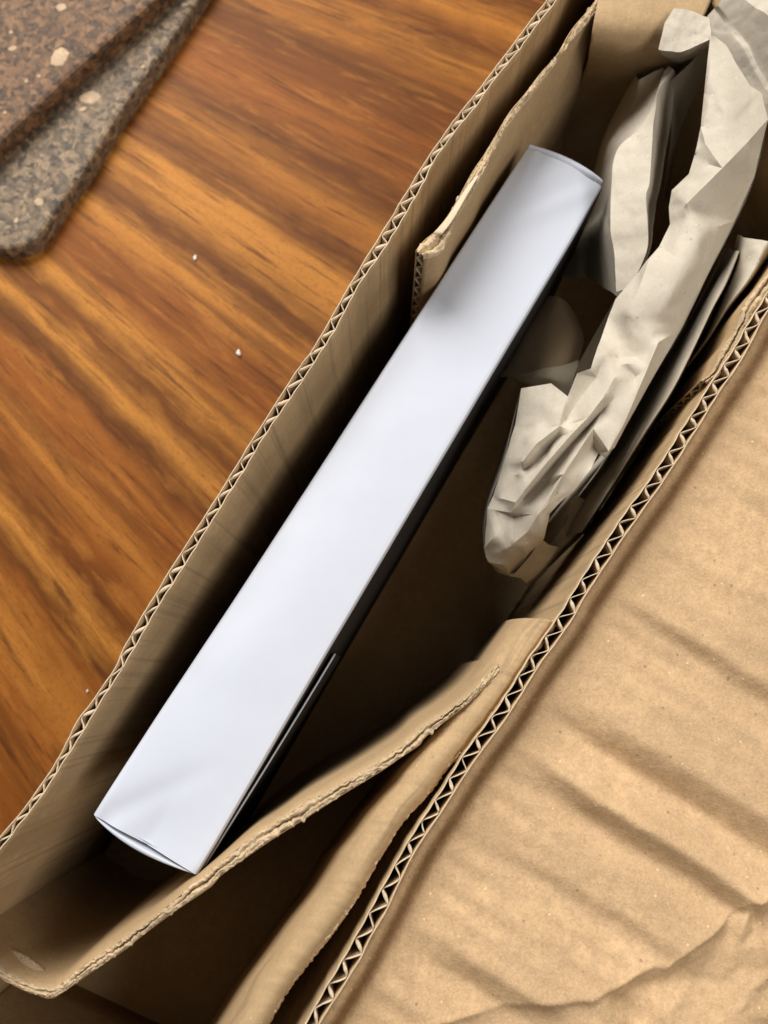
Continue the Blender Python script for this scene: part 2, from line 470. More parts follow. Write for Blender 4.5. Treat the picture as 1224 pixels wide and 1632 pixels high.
def fluted_wall(name, outer, inner, zbot, pitch, phase=0.0, crush=0.0, medbot=0.05):
    po, pi_, L = wall_paths(outer, inner)
    n = len(po)
    for i in range(n):                      # knocks and crushed places along the edge
        w = po[i]-pi_[i]; s = L*i/(n-1)
        k = 0.10*mn.noise((s*140, phase, 4)) - 0.30*max(0, mn.noise((s*32, phase, 11))-0.25)
        po[i] = po[i] + w*k; pi_[i] = pi_[i] + w*0.07*mn.noise((s*110, phase, 14))
        dz = -0.0008*max(0, mn.noise((s*40, phase, 21))-0.1)
        po[i].z += dz; pi_[i].z += dz*0.6
    V, F = ribbon(po, zbot, 0.00034, 6, jit=0.00035, seed=1.3+phase)
    wall = mesh_obj(name, V, F, M_kraft, box)
    # inner liner: the flutes telegraph faintly through it
    pin = []
    for i in range(n):
        s = L*i/(n-1)
        w = (po[i]-pi_[i]); w.z = 0; w.normalize()
        pin.append(pi_[i] + w*0.00008*math.sin(2*math.pi*s/pitch+phase) + Vector((0, 0, 0.0003*fbm(i*0.21, 4+phase, 0, 3))))
    V, F = ribbon(pin, zbot, 0.00034, 8, jit=0.0002, seed=3.7+phase)
    uvs = [(L*(i//16)/(n-1), V[i].z, 0) for i in range(len(V))]
    mesh_obj("inner_liner", V, F, M_liner, wall, uv=uvs)
    # fluting
    m = int(L/pitch*18); med = []; wid = []
    pod = resample(po, m); pid = resample(pi_, m)
    for i in range(m):
        s = L*i/(m-1)
        ph = 2*math.pi*s/pitch + phase + 0.8*mn.noise((s*120, phase, 2)) + 0.5*mn.noise((s*45, phase, 6)) 
        q = math.asin(0.965*math.sin(ph))/1.305
        q = max(-1, min(1, q*1.05))
        u = 0.5+(0.40+0.05*mn.noise((s*200, phase, 9)))*q
        p = pid[i].lerp(pod[i], u)
        tng = (pod[min(i+1, m-1)]-pod[max(i-1, 0)]).normalized()
        p += tng*(0.0004*mn.noise((s*400, 5+phase, 0)))
        p.z -= 0.0002 + 0.0005*abs(mn.noise((s*260, 8+phase, 0)))
        wid.append(0.00022 + 0.00062*max(0.0, math.cos(ph))**1.2*max(0.0, min(1.0, 0.7+1.2*mn.noise((s*170, phase, 31)))))
        med.append(p)
    V, F = ribbon(med, medbot, 0.00019, 5, jit=0.0003, seed=5.1+phase)
    mesh_obj("fluting", V, F, M_flute, wall)
    # pale cut top edges of the three papers
    def cap(path, w, seed, dz, up=0.0002):
        pp = [p+Vector((0, 0, dz)) for p in path]
        V, F = ribbon(pp, min(p.z for p in pp)-0.0012, w, 2, jit=0.0003, seed=seed)
        return V, F
    allV, allF = [], []
    for path, w, seed, dz in ((po, 0.00024, 1.3+phase, 0.0001), (pin, 0.00028, 3.7+phase, 0.0001), (med, wid, 5.1+phase, 0.0001)):
        V, F = cap(path, w, seed, dz)
        b = len(allV); allV += V; allF += [tuple(i+b for i in f) for f in F]
    mesh_obj("cut_edge", allV, allF, M_edge, wall)
    return wall

L_out = [(975, -150), (905, -55), (870, 0), (842, 36), (814, 75), (776, 125), (742, 169), (712, 208), (687, 244), (664, 280), (651, 302), (608, 372), (561, 449), (515, 526), (470, 596), (407, 694), (377, 743), (338, 805), (300, 864), (267, 915), (232, 972), (196, 1035), (184, 1062), (152, 1111), (123, 1150), (86, 1219), (53, 1268), (25, 1305), (0, 1334), (-50, 1400), (-160, 1570), (-330, 1840)]
L_in = [(995, -150), (922, -55), (887, 0), (858, 36), (829, 77), (789, 125), (757, 170), (725, 210), (692, 256), (674, 292), (663, 312), (621, 384), (573, 452), (532, 528), (484, 604), (422, 694), (391, 746), (352, 808), (312, 872), (279, 924), (245, 979), (208, 1042), (190, 1072), (161, 1117), (139, 1155), (95, 1224), (62, 1274), (33, 1312), (8, 1344), (-42, 1408), (-150, 1580), (-318, 1848)]
left_wall = fluted_wall("side_wall", L_out, L_in, 0.0, 0.0058, 0.3)

R_out = [(1390, 240), (1300, 378), (1224, 494), (1190, 559), (1149, 621), (1104, 694), (1059, 764), (1010, 833), (969, 894), (932, 950), (904, 999), (858, 1062), (812, 1136), (754, 1215), (714, 1278), (665, 1354), (620, 1440), (570, 1534), (507, 1634), (450, 1725), (380, 1840), (210, 2110)]
R_in = [(1370, 235), (1285, 368), (1206, 494), (1172, 552), (1131, 614), (1086, 686), (1041, 756), (992, 824), (951, 885), (915, 941), (888, 985), (843, 1050), (797, 1122), (739, 1203), (699, 1266), (649, 1344), (601, 1430), (550, 1522), (486, 1632), (430, 1722), (360, 1835), (192, 2104)]
right_wall = fluted_wall("side_wall", R_out, R_in, 0.0, 0.0060, 1.9)

# floor and ends of the box
def flat_panel(name, pts, z, mat, th=0.0025, parent=box):
    V = [Vector((p.x, p.y, z)) for p in pts] + [Vector((p.x, p.y, z-th)) for p in pts]
    n = len(pts)
    F = [tuple(range(n)), tuple(range(2*n-1, n-1, -1))] + [(i, i+n, (i+1) % n+n, (i+1) % n) for i in range(n)]
    return mesh_obj(name, V, F, mat, parent, smooth=False)
flat_panel("bottom", [W(*p, ZR) for p in ((995, -150), (1370, 235), (192, 2104), (-318, 1848))], 0.0035, M_kraft, 0.003)

def end_wall(p, q, zt, lean, name="end_wall"):
    a = W(*p, ZR); b = W(*q, ZR); a.z = b.z = zt
    V, F = ribbon(resample([a, b], 60), 0.004, 0.0035, 14, lean=lean, jit=0.0004)
    return mesh_obj(name, V, F, M_kraft, box)
end_wall((995, -150), (1372, 236), ZR, Vector((0, 0, 0)))
end_wall((-318, 1848), (192, 2104), ZR-0.02, Vector((0, 0, 0)))
# sloping inner flap at the far end, caught by the light
rails = [[(925, -120, .123), (1010, -105, .123), (1150, -100, .123)],
         [(952, -20, .1195), (1020, 0, .120), (1130, 10, .120)],
         [(946, 36, .1178), (1002, 46, .1178), (1100, 50, .1175)],
         [(942, 66, .112), (996, 76, .112), (1094, 80, .112)],
         [(936, 100, .094), (990, 110, .095), (1085, 115, .095)],
         [(915, 150, .07), (975, 160, .07), (1070, 165, .07)],
         [(885, 240, .035), (955, 260, .035), (1060, 270, .035)],
         [(870, 290, .012), (950, 300, .012), (1040, 310, .012)]]
V, F = loft(rails, 40, 40, 'smooth', amp=0.0012, freq=70, seed=2.0)
mesh_obj("end_flap", V, F, M_kraft, box, solid=0.002)

# ---- inner flaps with torn tops; their fluting runs level
def band(left, right, z, seed, amp=0.0006, nc=14, step=0.00028, dz=0.0, fray=0.00035, drop=0.0022):
    """ragged torn edge between two outlines"""
    zf = z if callable(z) else (lambda x: z)
    L = plen([W(x, y, zf(x)) for x, y in left]); n = int(L/step)
    a = catmull([W(x, y, zf(x)) for x, y in left], n); b = catmull([W(x, y, zf(x)) for x, y in right], n)
    V = []
    for i in range(n):
        s = L*i/n
        row = []
        def rag(k): 
            tagv = max(0, mn.noise((s*420, seed+k, 2))-0.28)
            return fray*(0.7*mn.noise((s*1900, seed+k, 0)) + 0.8*mn.noise((s*700, seed+k, 5)) + 0.9*mn.noise((s*160, seed+k, 8)) + 3.0*tagv)
        e0 = rag(0); e1 = rag(9)
        w = (b[i]-a[i]); w.z = 0; w.normalize()
        mid = 0.42+0.16*mn.noise((s*110, seed, 3)); gate = max(0.0, min(1.0, 0.6+1.6*mn.noise((s*85, seed, 1))))
        for j in range(nc):
            t = j/(nc-1)
            p = (a[i]-w*e0).lerp(b[i]+w*e1, t)
            groove = -0.0016*gate*math.exp(-((t-mid)/0.11)**2) - 0.0005*math.exp(-((t-0.8)/0.07)**2)*(1-gate)
            fib = 0.30*mn.noise((s*2200, t*5.0+seed, 3)) + 0.45*mn.noise((s*900, t*7.0+seed, 6)) + 0.5*mn.noise((s*300, t*3.0, seed))
            p.z += dz + amp*fib + groove - 0.0004*(abs(2*t-1)**4)
            row.append(p)
        lo0 = a[i].copy(); lo0.z -= drop; lo1 = b[i].copy(); lo1.z -= drop
        V += [lo0] + row + [lo1]
    return V, grid_faces(n, nc+2)

def level_fluted(name, left, right, z, zbot, pitch=0.0062, end=True, lean=Vector((0, 0, 0)), seed=0.0, mat=M_kraft, endrow=-1):
    n = int(plen([W(x, y, z) for x, y in left])/0.0012)
    a = catmull([W(x, y, z-0.001) for x, y in left], n); b = catmull([W(x, y, z-0.001) for x, y in right], n)
    V, F = ribbon(b, zbot, 0.0003, 12, lean=lean)
    face = mesh_obj(name, V, F, mat, box)
    V, F = ribbon(a, zbot, 0.0003, 12, lean=lean)
    mesh_obj("outer_liner", V, F, mat, face)
    # fluting swept along the panel
    m = int((z-zbot)/pitch*14); V = []; 
    for i in range(n):
        for k in range(m):
            f = k/(m-1); zz = z-0.0014+(zbot-z+0.0014)*f
            u = 0.5+0.42*math.asin(0.96*math.sin(2*math.pi*(z-zz)/pitch+seed))/1.29
            p = a[i].lerp(b[i], u) + lean*(f**1.8 if False else f); p.z = zz
            V.append(p)
    mesh_obj("fluting", V, grid_faces(n, m), M_edge, face, solid=0.0003)
    V, F = band(left, right, z, seed+2.0, amp=0.0009, fray=0.0005)
    mesh_obj("torn_edge", V, F, M_torn, face)
    return face

A_left = [(1010, -100), (950, 0), (912, 47), (887, 89), (862, 117), (837, 150), (812, 180), (787, 222), (770, 250), (753, 275), (720, 335), (696, 367), (676, 384), (663, 400)]
A_right = [(1024, -95), (960, 5), (925, 44), (898, 80), (870, 119), (839, 158), (814, 192), (798, 219), (784, 242), (764, 286), (731, 340), (716, 376), (700, 400), (675, 407)]
level_fluted("inner_flap", A_left, A_right, 0.118, 0.006, seed=0.4)
# brown patch of peeled liner on that flap's top
rails = [[(757, 282, .1185), (735, 312, .1188), (712, 348, .1188), (690, 372, .1186)],
         [(763, 280, .1187), (744, 312, .1192), (722, 350, .1192), (704, 374, .1188)]]
V, F = loft(rails, 20, 6, 'lin', amp=0.0003, freq=300)
mesh_obj("peeled_liner", V, F, M_edge, box, solid=0.0003)

B_left = [(1290, 340), (1224, 438), (1213, 450), (1189, 484), (1175, 524), (1155, 551), (1144, 578), (1134, 596), (1118, 606)]
B_right = [(1302, 352), (1232, 458), (1222, 472), (1199, 502), (1184, 532), (1166, 562), (1152, 588), (1142, 602), (1128, 611)]
level_fluted("inner_flap", B_left[::1], B_right, 0.1185, 0.006, seed=1.4)

# diagonal flap at the near end
C_up = [(794, 1058), (754, 1101), (709, 1137), (671, 1162), (638, 1192), (597, 1219), (552, 1246), (485, 1282), (440, 1312), (395, 1340), (340, 1386), (294, 1422), (233, 1472), (189, 1502), (133, 1541), (92, 1572), (70, 1576), (44, 1570), (14, 1556), (-6, 1540), (-34, 1520), (-60, 1500)]
C_lo = [(796, 1070), (747, 1119), (680, 1172), (669, 1186), (638, 1207), (606, 1229), (539, 1270), (480, 1308), (422, 1345), (350, 1396), (335, 1413), (278, 1452), (222, 1494), (203, 1510), (161, 1538), (97, 1583), (78, 1590), (50, 1582), (28, 1573), (6, 1561), (-28, 1540), (-56, 1522)]
def diag_flap():
    z = 0.119
    n = 260
    zc = lambda x: float(np.interp(x, [-100, 60, 140, 300], [.103, .104, .110, .119]))
    up = catmull([W(x, y, zc(x)-0.0008) for x, y in C_up], n); lo = catmull([W(x, y, zc(x)-0.0012) for x, y in C_lo], n)
    # board face: rolls over at the top and goes down into the box
    V = []; prof = [(0, 0), (0.0008, -0.0005), (0.0016, -0.0022), (0.0022, -0.006), (0.0026, -0.014), (0.003, -0.03), (0.003, -0.06), (0.003, -0.09), (0.003, -0.1145)]
    for i in range(n):
        t = up[min(i+1, n-1)]-up[max(i-1, 0)]; t.z = 0; t.normalize()
        w = up[i]-lo[i]; w.z = 0; w.normalize()
        f = 0.6
        for d, dz in prof: V.append(up[i] + w*d*f + Vector((0, 0, dz + (0.0004*fbm(i*.1, d*300, 3) if d else 0))))
    face = mesh_obj("inner_flap", V, grid_faces(n, len(prof)), M_kraft, box)
    V, F = ribbon(lo, 0.005, 0.0003, 6, jit=0.0003)
    mesh_obj("outer_liner", V, F, M_kraft, face)
    V, F = band(C_up, C_lo, zc, 6.0, amp=0.0008, fray=0.0006)
    mesh_obj("torn_edge", V, F, M_torn, face)
    # peeled liner patch in the corner fold
    rails = [[(-20, 1500, .094), (10, 1510, .094), (40, 1522, .094), (70, 1545, .095), (80, 1566, .097)],
             [(-20, 1520, .096), (8, 1533, .096), (36, 1545, .097), (64, 1560, .098), (78, 1572, .099)],
             [(-20, 1540, .099), (6, 1550, .099), (34, 1560, .100), (58, 1570, .101), (74, 1577, .101)]]
    V, F = loft(rails, 30, 10, 'smooth', amp=0.0004, freq=200)
    mesh_obj("peeled_liner", V, F, M_torn, face, solid=0.0004)
diag_flap()

# folded layer along the near part of the right wall
D_torn = [(888, 992), (844, 1053), (797, 1118), (741, 1191), (709, 1227), (683, 1263), (642, 1307), (620, 1341), (602, 1370), (593, 1386), (566, 1433), (530, 1485), (498, 1525), (458, 1577), (426, 1632), (370, 1720)]
D_ridge = [(868, 986), (832, 1036), (788, 1098), (735, 1165), (690, 1215), (666, 1250), (632, 1292), (606, 1330), (586, 1356), (576, 1374), (548, 1420), (514, 1464), (480, 1512), (442, 1566), (408, 1622), (352, 1710)]
def folded_flap():
    n = 240
    a = catmull([W(x, y, .1168) for x, y in D_torn], n); b = catmull([W(x, y, .1195) for x, y in D_ridge], n)
    c = catmull([W(x-24, y+1, .1172) for x, y in D_ridge], n)
    d = catmull([W(x-48, y+3, .102) for x, y in D_ridge], n)
    e = catmull([W(x-62, y+6, .05) for x, y in D_ridge], n)
    f = catmull([W(x-72, y+8, .004) for x, y in D_ridge], n)
    V = []
    for i in range(n):
        row = [a[i], a[i].lerp(b[i], 0.5)+Vector((0, 0, .0001))] + catmull([b[i], c[i], d[i], e[i], f[i]], 22)
        for k, p in enumerate(row):
            q = p.copy()
            q.z += 0.0002*fbm(p.x*400, p.y*400, 2, 3)*(1 if k < 8 else 0.5)
            if k in (1, 2, 3): q.z += 0.00022*mn.noise((i*0.55+3*mn.noise((i*0.07, 2, 2)), k*0.3, 4))*(0.4+abs(mn.noise((i*0.05, 5, 5)))*2)
            if k == 0:
                w = (a[i]-b[i]).normalized(); q += w*0.0006*fbm(i*0.6, 1, 0, 4)
            V.append(q)
    uvs = []
    for i in range(n):
        for k in range(24): uvs.append((k*0.0011+0.0006*mn.noise((i*0.05, 1, 1)), i*0.0011, 0))
    o = mesh_obj("inner_flap", V, grid_faces(n, 24), M_liner, box, solid=0.0006, offset=-1, uv=uvs)
    V, F = band([(x-8, y-4) for x, y in D_torn], [(x+1, y+1) for x, y in D_torn], 0.1178, 17.0, amp=0.0006, fray=0.0005, drop=0.0014)
    mesh_obj("torn_edge", V, F, M_torn, o)
folded_flap()

# big outer flap folded outward on the right
def interp(x, pts):
    return float(np.interp(x, [p[0] for p in pts], [p[1] for p in pts]))
PROF = sorted([(-1300, 0), (-1100, -.3), (-1010, .3), (-938, -.9), (-900, .9), (-800, .2), (-733, -.5), (-712, .3), (-655, .2), (-620, -.9), (-606, -.8), (-579, 1.5), (-515, -1.3), (-508, -1.35), (-462, 1.1), (-400, .5), (-322, -.5), (-308, -.5), (-283, .7), (-222, .3), (-200, -.2), (-175, .3), (-100, 0), (-55, -.25), (-40, .2), (100, 0), (400, 0)])
CREST = [(640, 1640), (760, 1612), (806, 1600), (870, 1594), (940, 1590), (985, 1568), (1040, 1540), (1065, 1540), (1090, 1516), (1130, 1492), (1180, 1444), (1224, 1425), (1300, 1380)]
def facet_net(seed, step):
    from mathutils.geometry import delaunay_2d_cdt
    rg = random.Random(seed); P = []; Z = []
    for ix in range(int(900/step)):
        for iy in range(int(600/step)):
            P.append(Vector((560+ix*step+rg.uniform(-.42, .42)*step, 1380+iy*step+rg.uniform(-.42, .42)*step))); Z.append(rg.uniform(-1, 1))
    vo, eo, fo, a, b, c = delaunay_2d_cdt(P, [], [], 0, 1e-6)
    T = []
    for f in fo:
        (x0, y0), (x1, y1), (x2, y2) = [vo[i] for i in f]
        z = [Z[a[i][0]] for i in f]
        det = (y1-y2)*(x0-x2)+(x2-x1)*(y0-y2)
        if abs(det) > 1e-6: T.append((x0, y0, x1, y1, x2, y2, det, *z))
    return np.array(T)
NETS = [(facet_net(5, 62), 2.1), (facet_net(11, 27), 1.5)]
def facet_h(px, py, k):
    T, amp = NETS[k]
    px = px+4*mn.noise((px*0.02, py*0.02, 3)); py = py+4*mn.noise((px*0.02, py*0.02, 7))
    l0 = ((T[:, 3]-T[:, 5])*(px-T[:, 4])+(T[:, 4]-T[:, 2])*(py-T[:, 5]))/T[:, 6]
    l1 = ((T[:, 5]-T[:, 1])*(px-T[:, 4])+(T[:, 0]-T[:, 4])*(py-T[:, 5]))/T[:, 6]
    l2 = 1-l0-l1
    i = np.argmax(np.minimum(np.minimum(l0, l1), l2))
    if min(l0[i], l1[i], l2[i]) < -0.01: return 0.0
    return amp*float(l0[i]*T[i, 7]+l1[i]*T[i, 8]+l2[i]*T[i, 9])

def flap_h(px, py):
    v = px*.53 - py*.85; u = px*.85 + py*.53
    d = (px-881)*.845 + (py-996)*.534      # away from the rim
    wob = 6*mn.noise((u*0.005, 3.0, v*0.004)) + 3*mn.noise((u*0.02, 8.0, v*0.01))
    grow = min(1.0, max(0.10, (d-25)/170))
    h = 0
    for dv, w in ((-5, .25), (0, .5), (5, .25)): h += w*interp(v+wob+dv, PROF)
    h *= 2.2*grow
    h += 0.30*fbm(u*0.004, v*0.011, 2, 3)
    h += 0.06*fbm(u*0.03, v*0.05, 6, 3)
    h += 0.30*math.sin(v*2*math.pi/41.0 + 1.5*mn.noise((v*0.01, 2, 2)))*min(1, max(0, d-10)/90)*(0.55+1.1*mn.noise((u*.005, v*.008, 0)))
    # crumpled corner past the crest line
    yc = interp(px, CREST)
    t = (py + 5*mn.noise((px*0.02, 1, 1)) - yc)
    if px > 560:
        if t > 0:
            k = min(1, t/30.0)
            h = 0.35*h + 0.65*h*math.exp(-t/12.0) + 1.3*math.exp(-(t/8.0)) - 1.2*k*math.exp(-t/60.0)
            h += min(1, t/25.0)*(facet_h(px, py, 0)+0.35*facet_h(px, py, 1))*min(1, max(0.25, (px-760)/260))
        else:
            h += 1.3*math.exp(t/30.0)*min(1, max(0.2, (px-700)/150))
    if px > 1150 and py > 1380:
        f = min(1, (px-1150)/60)*min(1, (py-1380)/60)
        h += f*0.7*facet_h(px, py, 1)
    return h*0.001

def outer_flap():
    hinge = catmull([Vector((x+3, y+2, 0)) for x, y in R_out[1:]], 380)
    ncol = 240; V = []
    for hp in hinge:
        for j in range(ncol):
            d = 640*(j/(ncol-1))**1.05
            px = hp.x + d*.845; py = hp.y + d*.534
            z0 = 0.1135 - 0.000006*d - 0.0010 - 0.0034*math.exp(-((d-8)/18)**2)
            p = W(px, py, z0)
            p.z += flap_h(px, py)
            V.append(p)
    return mesh_obj("outer_flap", V, grid_faces(380, ncol), M_flap, box, solid=0.0036, offset=-1)
outer_flap()

# ------------------------------------------------------------------ white carton
def carton():
    c = thing("white_carton", "long narrow white card carton standing on edge inside the box", "carton", W(500, 850, 0.004))
    zn, zf = 0.1145, 0.0965       # near (lower left) end and far end of its top
    TL = [(150, 1301), (250, 1146), (400, 919), (560, 672), (720, 424), (841, 238)]
    TR = [(310, 1393), (392, 1253), (500, 1068), (650, 815), (800, 562), (900, 395), (958, 294)]
    def zz(f): return zn + (zf-zn)*f
    def edge(P):
        d = [0]
        for i in range(len(P)-1): d.append(d[-1]+math.hypot(P[i+1][0]-P[i][0], P[i+1][1]-P[i][1]))
        return catmull([W(x, y, zz(s/d[-1])) for (x, y), s in zip(P, d)], 90)
    l = edge(TL); r = edge(TR); nl = 90; nc = 25
    V = []
    Lw = plen(l)
    for i in range(nl):
        f = i/(nl-1); rowp = []
        for j in range(nc):
            t = j/(nc-1)
            p = l[i].lerp(r[i], t)
            # card sags a little between its edges and is pinched at the two closed ends
            sag = 0.0010*math.sin(math.pi*t**0.8)*(0.6+0.4*math.sin(5*f))
            e0 = math.exp(-(f/0.055)**2); e1 = math.exp(-((1-f)/0.06)**2)
            s0 = -0.0022*e0*(1-abs(2*t-1.0))*1.0
            s1 = 0.0016*e1*math.sin(math.pi*t) - 0.0018*math.exp(-((1-f)/0.035)**2)*max(0, t-0.6)*2
            # corner gusset creases
            g0 = -0.0009*math.exp(-((t-0.06-f*6.0)/0.10)**2)*(f < 0.12)*(1-f/0.12)
            g1 = 0.0010*math.exp(-((1-t-(1-f)*5.5)/0.12)**2)*((1-f) < 0.14)*(1-(1-f)/0.14)
            g2 = 0.0007*math.exp(-((t-0.1-(1-f)*0.8)/0.07)**2)*((1-f) < 0.10)*(1-(1-f)/0.10)
            p = p + Vector((0, 0, sag+s0+s1+g0+g1+g2 + 0.00015*fbm(p.x*70, p.y*70, 1, 2)))
            rowp.append(p)
        o_ = (rowp[0]-rowp[-1]); o_.z = 0; o_.normalize()
        turn = ((0.0003, -0.0002), (0.00055, -0.0006), (0.0007, -0.0014), (0.00075, -0.003))
        V += [rowp[0]+o_*d+Vector((0, 0, dz)) for d, dz in reversed(turn)] + rowp + [rowp[-1]-o_*d+Vector((0, 0, dz)) for d, dz in turn]
    top = mesh_obj("top_panel", V, grid_faces(nl, nc+8), M_white, c)
    # sides
    dep = 0.072
    ax = (l[-1]-l[0]).normalized()
    side = Vector((ax.y, -ax.x, 0)).normalized()
    def side_mesh(E, sgn, name, mat, gapf):
        V = []; prof = [(0.0003, -0.0015), (0.0004, -0.004), (0.0005, -0.02), (0.0005, -0.045), (0.0005, -dep)]
        for i in range(nl):
            for d, dz in prof:
                p = E[i] + side*sgn*(d+gapf(i/(nl-1))*min(1, -dz/0.02)) + Vector((0, 0, dz))
                p.z = max(p.z, 0.0045); V.append(p)
        return mesh_obj(name, V, grid_faces(nl, len(prof)), mat, c, solid=0.0004, offset=-1 if sgn > 0 else 1)
    side_mesh(l, -1, "side_panel", M_white, lambda f: 0)
    sp = side_mesh(r, 1, "side_panel", M_dark, lambda f: 0); sp['label'] = "dark side panel"
    # side flap springing open near the lower end: thin card leaves standing off the side
    for k, (op, f1, dz0) in enumerate(((0.0012, 0.27, -0.003),)):
        V = []; n = 40
        for i in range(n):
            f = f1*i/(n-1); q = f*(nl-1); a = int(q); e = r[a].lerp(r[min(a+1, nl-1)], q-a)
            off = 0.0008 + op*math.sin(0.5*math.pi*(i/(n-1)))**1.3
            for d, dz in ((0, 0), (0.0001, -0.008), (0.0, -0.03), (-0.0015, -0.05)):
                V.append(e+side*(off+d)+Vector((0, 0, dz0+dz-0.006*(i/(n-1)))))
        mesh_obj("side_flap", V, grid_faces(n, 4), M_dark, c, solid=0.00022)
        E2 = []
        for i in range(n):
            p = V[i*4]; E2.append(p+Vector((0, 0, 0.0003)))
        VV, FF = ribbon(E2, E2[-1].z-0.012, 0.0004, 2)
        VV, FF = [], []
        for i in range(n):
            for d, dz in ((-0.00018, 0), (0.00018, 0.0001), (0.00022, -0.0006)): VV.append(E2[i]+side*d+Vector((0, 0, dz)))
        mesh_obj("flap_edge", VV, grid_faces(n, 3), M_white, c, solid=0.0002)
    # closing tongues at both ends, bowed out from the top panel
    def lip(p0, p1, zc, bow, drop, thick, flip):
        n = 50; V = []
        a = p0; b = p1
        w = (b-a); w.z = 0; out = Vector((w.y, -w.x, 0)).normalized()*flip
        for i in range(n):
            t = i/(n-1)
            e = a.lerp(b, t)
            bl = bow*(math.sin(math.pi*min(1, t*1.0))**0.75)*(1-0.35*t)
            for d, dz in ((-0.2, -drop*0.15), (0.55, 0.0), (0.9, -0.0003), (1.0, -0.0010), (1.0, -0.003), (0.95, -0.012), (0.8, -0.03), (0.6, -0.06)):
                V.append(e + out*(bl*d if d > 0 else bl*0.05) + Vector((0, 0, zc+dz-drop*(1-0.0*t)*(d < 0.5))))
        return V, n
    a, b = l[0], r[0]
    w = b-a; out = Vector((w.y, -w.x, 0)).normalized()
    if out.y > 0: out = -out
    V = []; n = 60
    for i in range(n):
        t = i/(n-1); e = a.lerp(b, t)
        bl = 0.0027*math.sin(math.pi*t)**0.7*(1-0.35*t)+0.0002
        for d, dz in ((0.34, -0.004), (0.40, -0.0014), (0.52, -0.0008), (0.85, -0.0010), (1.0, -0.0018), (1.03, -0.003), (1.0, -0.012), (0.9, -0.03), (0.8, -0.065)):
            V.append(e + out*bl*d + Vector((0, 0, dz)))
    mesh_obj("end_tongue", V, grid_faces(n, 9), M_white, c)
    # end face under the slit
    V = []
    for i in range(n):
        t = i/(n-1); e = a.lerp(b, t)
        for dz in (-0.0012, -0.02, -0.065): V.append(e - out*0.0006 + Vector((0, 0, dz)))
    mesh_obj("end_panel", V, grid_faces(n, 3), M_white, c)
    a, b = l[-1], r[-1]
    w = b-a; out = Vector((w.y, -w.x, 0)).normalized()
    if out.y < 0: out = -out
    V = []
    for i in range(n):
        t = i/(n-1); e = a.lerp(b, t)
        bl = 0.0024*math.sin(math.pi*min(1, 0.12+t*0.88))**0.6+0.0007*t
        for d, dz in ((0.0, -0.0006), (0.35, 0.0006), (0.7, 0.0010), (1.0, 0.0002), (1.15, -0.0014), (1.15, -0.01), (1.0, -0.03), (0.8, -0.05)):
            V.append(e + out*bl*d*1.25 + Vector((0, 0, dz)))
    mesh_obj("end_tongue", V, grid_faces(n, 8), M_white, c)
carton()

